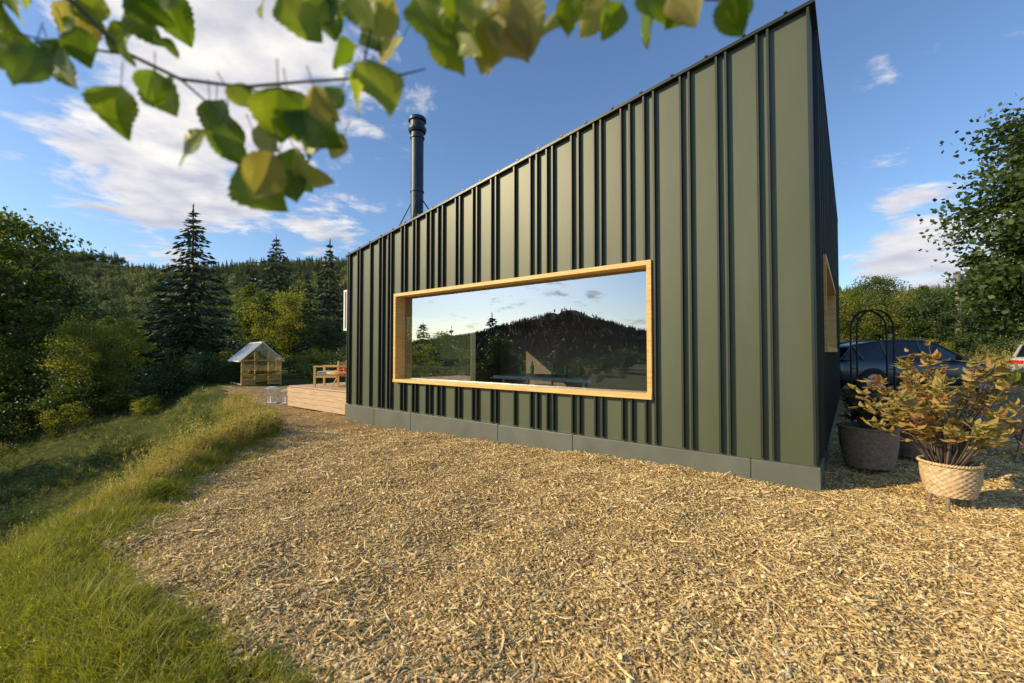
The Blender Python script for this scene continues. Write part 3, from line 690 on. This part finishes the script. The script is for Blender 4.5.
# ---------------------------------------------------------------- cars
def car(name,x,y,rz,paint,s=1.0):
    e=empty(name,(x,y,float(H(x,y))+.03),rz); e.scale=(s,s,s)
    st=[(-2.32,.72,.42,.86),(-2.2,.84,.30,.96),(-1.6,.90,.22,1.0),(-.8,.91,.20,.98),(.2,.91,.20,.96),(1.0,.90,.20,.94),(1.6,.88,.22,.86),(2.15,.80,.28,.76),(2.33,.62,.40,.66)]
    mb=MB(); V=[];F=[]; n=10
    for (X_,w,zb,zt) in st:
        zm=(zb+zt)/2
        V+=[(X_,-w*.85,zb),(X_,-w,zb+.12),(X_,-w*1.0,zm+.06),(X_,-w*.97,zt-.07),(X_,-w*.84,zt),(X_,w*.84,zt),(X_,w*.97,zt-.07),(X_,w,zm+.06),(X_,w,zb+.12),(X_,w*.85,zb)]
    for i in range(len(st)-1):
        for k in range(n): k2=(k+1)%n; F.append((i*n+k,i*n+k2,(i+1)*n+k2,(i+1)*n+k))
    F.append(tuple(range(n))[::-1]); F.append(tuple((len(st)-1)*n+k for k in range(n)))
    mb.add(V,F); o=mb.obj('body',[paint],e,smooth=True); m=o.modifiers.new('s','SUBSURF'); m.levels=2; m.render_levels=2
    gs=[(-2.15,.70,.93,.93),(-1.75,.60,.92,1.34),(-.9,.60,.92,1.47),(.0,.60,.92,1.46),(.45,.60,.92,1.38),(1.2,.66,.92,.94)]
    mb=MB(); V=[];F=[];
    for (X_,wr,zb,zr) in gs: V+=[(X_,-.80,zb),(X_,-wr,zr),(X_,wr,zr),(X_,.80,zb)]
    for i in range(len(gs)-1):
        a=i*4; c=a+4
        mb.add([V[a],V[a+1],V[c+1],V[c]],[(0,1,2,3)],1); mb.add([V[a+3],V[a+2],V[c+2],V[c+3]],[(3,2,1,0)],1)
        mb.add([V[a+1],V[a+2],V[c+2],V[c+1]],[(0,1,2,3)],0 if 0<i<4 else 1)
    def strip(p,q,r=.028): mb.tube([p,q],[r,r],5,0)
    for sg in(-1,1):
        for i in range(len(gs)-1): strip((gs[i][0],sg*gs[i][1],gs[i][3]),(gs[i+1][0],sg*gs[i+1][1],gs[i+1][3]))
        for X_ in (-1.0,-.05): strip((X_,sg*.605,1.45),(X_+.02,sg*.805,.93))
        strip((-1.75,sg*.6,1.33),(-1.6,sg*.8,.93),.05)
        mb.box(.75,.92,sg*.93-.09,sg*.93+.09,.93,1.05,0)
        mb.tube([(-1.6,sg*.56,1.44),(.2,sg*.56,1.49)],[.014,.014],5,2)
    mb.obj('cabin',[paint,M_cglass,M_rim],e)
    mb=MB()
    for X_ in(-1.42,1.42):
        for sg in(-1,1):
            def disc(r,y0,y1,m,n=28):
                mb.tube([(X_,sg*y0,.33),(X_,sg*y1,.33)],[r,r],n,m)
            disc(.385,.70,.915,0); disc(.33,.7,.93,0); disc(.22,.72,.936,1); 
            for a in range(5):
                t=a*1.256; mb.tube([(X_,sg*.94,.33),(X_+.2*math.cos(t),sg*.94,.33+.2*math.sin(t))],[.03,.02],4,1)
    mb.obj('wheels',[M_tyre,M_rim],e)
    mb=MB()
    for sg in(-1,1): mb.box(-2.30,-2.08,sg*.62-.16,sg*.62+.19*1,.68,.82,0); mb.box(2.02,2.24,sg*.58-.14,sg*.58+.16,.58,.68,1)
    mb.box(-2.36,-2.3,-.26,.26,.5,.62,2); mb.obj('lights',[M_red,M_lamp,M_white],e,bevel=.02)
car('parked_car',11.3,12.6,-.06,M_carp)
car('parked_car',19.7,15.6,.55,M_carp2)
x,y=31.0,30.0; mb=MB(); z=float(H(x,y)); mb.tube([(0,0,-.5),(0,0,7.1-z)],[.19,.15],10); mb.box(-.7,.7,-.06,.06,6.5-z,6.62-z)
for a in(-.6,0.3,.6): mb.lathe([(.04,6.62-z),(.06,6.7-z),(.03,6.78-z)],8,(a,0,0))
mb.obj('utility_pole',[M_wood],None,loc=(x,y,z))

# ---------------------------------------------------------------- overhanging branch of a tree beside the camera
tr=empty('overhanging_tree',(0,0,0))
mb=MB(); TX,TY=-2.3,-1.9; tz=float(H(TX,TY))
mb.tube([(TX,TY,tz-.3),(TX+.03,TY,1.2),(TX-.05,TY+.05,2.6),(TX,TY,4.2),(TX+.1,TY,5.6)],[.11,.09,.075,.05,.01],12)
mainb=[(TX,TY,1.9),(-1.9,-1.1,2.25),(-1.4,-.2,2.32),(-.95,.4,2.2),(-.64,.62,2.01),(-.576,.63,1.945),(-.49,.63,1.903),(-.39,.62,1.885),(-.30,.62,1.893),(-.22,.62,1.898),(-.16,.63,1.910),(-.13,.64,1.925)]
top=[(-1.4,-.2,2.32),(-.8,.3,2.26),(-.35,.55,2.08),(-.19,.61,2.035),(.0,.62,2.035),(.15,.63,2.03),(.33,.64,2.03)]
mb.tube(mainb,[.03,.022,.016,.009,.0035,.0028,.0026,.0024,.002,.0018,.0015,.001],8)
mb.tube(top,[.014,.01,.006,.004,.003,.0025,.002],8)
tw=[((-.49,.63,1.903),(-.44,.62,1.86),(-.38,.61,1.80)),((-.39,.62,1.888),(-.33,.63,1.86),(-.26,.63,1.82)),((-.57,.63,1.94),(-.62,.6,1.93),(-.70,.6,1.95)),((-.22,.62,1.898),(-.2,.6,1.95),(-.19,.61,2.03))]
for q in tw: mb.tube(q,[.0018,.0015,.001],6)
mb.obj('trunk_and_branches',[M_bark],tr,smooth=True)
def leaf(mb,base,d,n_,l,w,m):
    d=d.normalized(); s=d.cross(n_).normalized(); n_=s.cross(d)
    prof=[(0,.0),(.08,.24),(.22,.44),(.42,.5),(.60,.43),(.76,.31),(.90,.15),(1,.0)]
    V=[];F=[]; curl=random.uniform(.05,.45); fold=random.uniform(.05,.4); sk=random.uniform(-.12,.12); ph=random.uniform(0,6)
    pts=[]
    for i in range(19):
        f=i/18; wv=np.interp(f,[p[0] for p in prof],[p[1] for p in prof])*(1.06 if i%2 else .95)
        c=base+d*l*f-n_*l*curl*f*f+s*l*sk*math.sin(3.14*f)
        pts.append((c,wv,f))
    for c,wv,f in pts:
        u=.06*w*math.sin(9*f+ph)
        V+=[tuple(c+s*w*wv+n_*(fold*w*wv+u)),tuple(c+s*w*wv*.5+n_*(fold*w*wv*.4)),tuple(c),tuple(c-s*w*wv*.5+n_*(fold*w*wv*.4)),tuple(c-s*w*wv+n_*(fold*w*wv-u))]
    for i in range(18):
        a=i*5; F+=[(a+k,a+k+1,a+k+6,a+k+5) for k in range(4)]
    mb.add(V,F,m)
    mb.tube([tuple(base-d*l*.3+Vector((0,0,.012))),tuple(base)],[.0009,.0007],4,2,False)
LV=[(-.712,1.995,1.15,0),(-.66,1.955,1.05,0),(-.69,1.935,.8,0),(-.62,1.935,.95,0),(-.54,2.01,1.25,0),(-.565,1.99,1,0),(-.505,1.94,.6,0),(-.60,2.0,.8,0),(-.74,2.02,1,0),(-.70,2.03,.9,0),(-.515,2.03,1,0),(-.59,1.96,.9,0),
(-.515,1.87,1.15,0),(-.465,1.85,1.15,0),(-.475,1.885,.8,0),(-.44,1.83,.8,0),(-.375,1.765,1.35,0),(-.32,1.775,1.1,1),(-.40,1.81,1.0,0),(-.345,1.76,.9,0),(-.36,1.80,.8,0),(-.42,1.86,.8,0),
(-.31,1.865,1.15,0),(-.275,1.835,1.1,0),(-.255,1.87,.9,1),(-.24,1.885,.9,0),(-.185,1.91,1.05,0),(-.25,1.945,.8,0),(-.165,1.945,.95,0),(-.30,1.84,.8,0),(-.27,1.80,.8,1),(-.20,1.93,.8,0),(-.23,1.86,.7,0),
(-.105,1.945,1.05,0),(-.062,1.985,1.15,0),(-.12,2.005,1.0,0),(-.09,1.99,.8,0),(-.02,1.98,1.1,1),(-.015,1.965,1.15,1),(.002,2.01,1.1,1),(.03,2.005,1,0),(.056,1.99,1.05,0),(.075,2.01,.8,0),(.11,2.01,.9,0),(.14,2.005,1.05,0),(.155,1.99,.8,0),
(.18,2.01,.9,0),(.205,2.005,1.0,0),(.255,2.01,1.0,0),(.29,2.015,.9,0),(.315,2.01,.9,0),(.345,2.015,.7,0),(-.27,2.0,.9,0),(-.31,2.01,1,0),(-.22,2.0,1,0),(-.06,2.02,.9,0),(-.15,2.0,1,1),(-.73,1.95,.9,0),(-.64,2.0,.9,0),(.23,2.01,.9,1),(-.35,2.02,.9,0)]
mb=MB()
for (x,z,s,m) in LV:
    for r in range(2 if (s>1.08 or (x<-.15 and random.random()<.45)) else 1):
        y=.60+random.gauss(0,.04)
        d=Vector((random.uniform(-.75,.75),random.uniform(-.3,.3),-random.uniform(.35,1)))
        nn=Vector((random.gauss(0,.55),-1+random.gauss(0,.4),random.gauss(.1,.45)))
        l=.063*s*random.uniform(.85,1.15)
        # a leaf hanging nearer the lens end of the twig sits a little lower on its stalk
        zb=1.5+(z+.010-1.5)*(y/.61)
        leaf(mb,Vector((x+random.gauss(0,.008),y,zb+random.gauss(0,.004))),d,nn,l,l*random.uniform(.75,.95),m if random.random()>.06 else 1)
for i in range(420):
    p=Vector((TX+random.gauss(0,.7),TY+random.gauss(-.3,.6),3.6+random.gauss(0,.8)))
    leaf(mb,p,Vector((random.gauss(0,1),random.gauss(0,1),-1)),Vector((random.gauss(0,1),random.gauss(0,1),1)),.07,.06,0)
mb.obj('leaves',[M_twigl,M_twigd,M_bark],tr)

# ---------------------------------------------------------------- sky & sun
SUN_AZ=260; SUN_EL=25
w=bpy.data.worlds.new('World'); scene.world=w; w.use_nodes=True; nt=w.node_tree
bg=nt.nodes['Background']; sky=N(nt,'ShaderNodeTexSky',sky_type='NISHITA'); sky.sun_disc=False
sky.sun_elevation=math.radians(SUN_EL); sky.sun_rotation=math.radians(SUN_AZ); sky.dust_density=.6; sky.ozone_density=3.2; sky.air_density=1.1
tc=N(nt,'ShaderNodeTexCoord'); sp=N(nt,'ShaderNodeSeparateXYZ'); nt.links.new(tc.outputs['Generated'],sp.inputs[0])
def M(op,a,b=None,c=None,clamp=False):
    q=N(nt,'ShaderNodeMath',operation=op,use_clamp=clamp)
    for i,v in enumerate((a,b,c)):
        if v is None: continue
        if isinstance(v,(int,float)): q.inputs[i].default_value=v
        else: nt.links.new(v,q.inputs[i])
    return q.outputs[0]
zc=M('ADD',M('MAXIMUM',sp.outputs[2],0.0),.14)
cb=N(nt,'ShaderNodeCombineXYZ'); nt.links.new(M('DIVIDE',sp.outputs[0],zc),cb.inputs[0]); nt.links.new(M('DIVIDE',sp.outputs[1],zc),cb.inputs[1])
cb.inputs[2].default_value=3.7
nz=N(nt,'ShaderNodeTexNoise'); nz.inputs['Scale'].default_value=3.1; nz.inputs['Detail'].default_value=11; nz.inputs['Roughness'].default_value=.6; nz.inputs['Distortion'].default_value=.3
nt.links.new(cb.outputs[0],nz.inputs['Vector'])
tot=None
for (d,k,a) in [((-.58,.73,.36),80,.27),((-.43,.73,.54),45,.33),((-.50,.73,.46),60,.10),((-.63,.75,.20),200,.14),((.66,.735,.16),260,.27),((.73,.67,.135),220,.25),((-.93,-.33,.16),22,.08),((-.36,.90,.26),250,.17),((-.99,.0,.10),60,.06)]:
    v=Vector(d).normalized(); dt=N(nt,'ShaderNodeVectorMath',operation='DOT_PRODUCT'); dt.inputs[1].default_value=v; nt.links.new(tc.outputs['Generated'],dt.inputs[0])
    g=M('MULTIPLY',M('EXPONENT',M('MULTIPLY_ADD',dt.outputs['Value'],k,-k)),a); tot=g if tot is None else M('ADD',tot,g)
cl=M('ADD',nz.outputs['Fac'],tot)
mr=N(nt,'ShaderNodeMapRange',interpolation_type='SMOOTHSTEP'); mr.inputs[1].default_value=.63; mr.inputs[2].default_value=.80; nt.links.new(cl,mr.inputs[0])
shade=N(nt,'ShaderNodeMapRange'); shade.inputs[1].default_value=.3; shade.inputs[2].default_value=.65
nz2=N(nt,'ShaderNodeTexNoise'); nz2.inputs['Scale'].default_value=5.5; nz2.inputs['Detail'].default_value=6; nt.links.new(cb.outputs[0],nz2.inputs['Vector']); nt.links.new(nz2.outputs['Fac'],shade.inputs[0])
cc=N(nt,'ShaderNodeMixRGB'); cc.inputs[1].default_value=(4.0,4.0,4.6,1); cc.inputs[2].default_value=(7.4,7.0,6.5,1)
lo=N(nt,'ShaderNodeMapRange'); lo.inputs[1].default_value=.1; lo.inputs[2].default_value=.34; lo.inputs[3].default_value=.4; lo.inputs[4].default_value=1; nt.links.new(sp.outputs[2],lo.inputs[0])
nt.links.new(M('MULTIPLY',shade.outputs[0],lo.outputs[0]),cc.inputs[0])
sk=N(nt,'ShaderNodeMixRGB',blend_type='MULTIPLY'); sk.inputs[0].default_value=1; sk.inputs[2].default_value=(1.0,1.08,1.2,1); nt.links.new(sky.outputs[0],sk.inputs[1])
mxs=N(nt,'ShaderNodeMixRGB'); nt.links.new(M('MULTIPLY',mr.outputs[0],.92),mxs.inputs[0]); nt.links.new(sk.outputs[0],mxs.inputs[1]); nt.links.new(cc.outputs[0],mxs.inputs[2])
nt.links.new(mxs.outputs[0],bg.inputs[0]); bg.inputs[1].default_value=.15
sl=bpy.data.lights.new('sun','SUN'); sl.energy=5; sl.angle=math.radians(.5); sl.color=(1,.80,.50)
so=link(bpy.data.objects.new('sun',sl))
a,e_=math.radians(SUN_AZ),math.radians(SUN_EL)
sd_=Vector((math.sin(a)*math.cos(e_),math.cos(a)*math.cos(e_),math.sin(e_)))
so.rotation_euler=sd_.to_track_quat('Z','Y').to_euler(); so.location=sd_*50

# ---------------------------------------------------------------- camera
cam=bpy.data.cameras.new('camera'); co=link(bpy.data.objects.new('camera',cam))
co.location=(0,0,1.5); co.rotation_euler=(math.radians(91.39),0,0)
cam.sensor_width=36; cam.lens=433/1024*36; cam.clip_start=.05; cam.clip_end=9000
cam.dof.use_dof=True; cam.dof.focus_distance=6.5; cam.dof.aperture_fstop=2.2
scene.camera=co
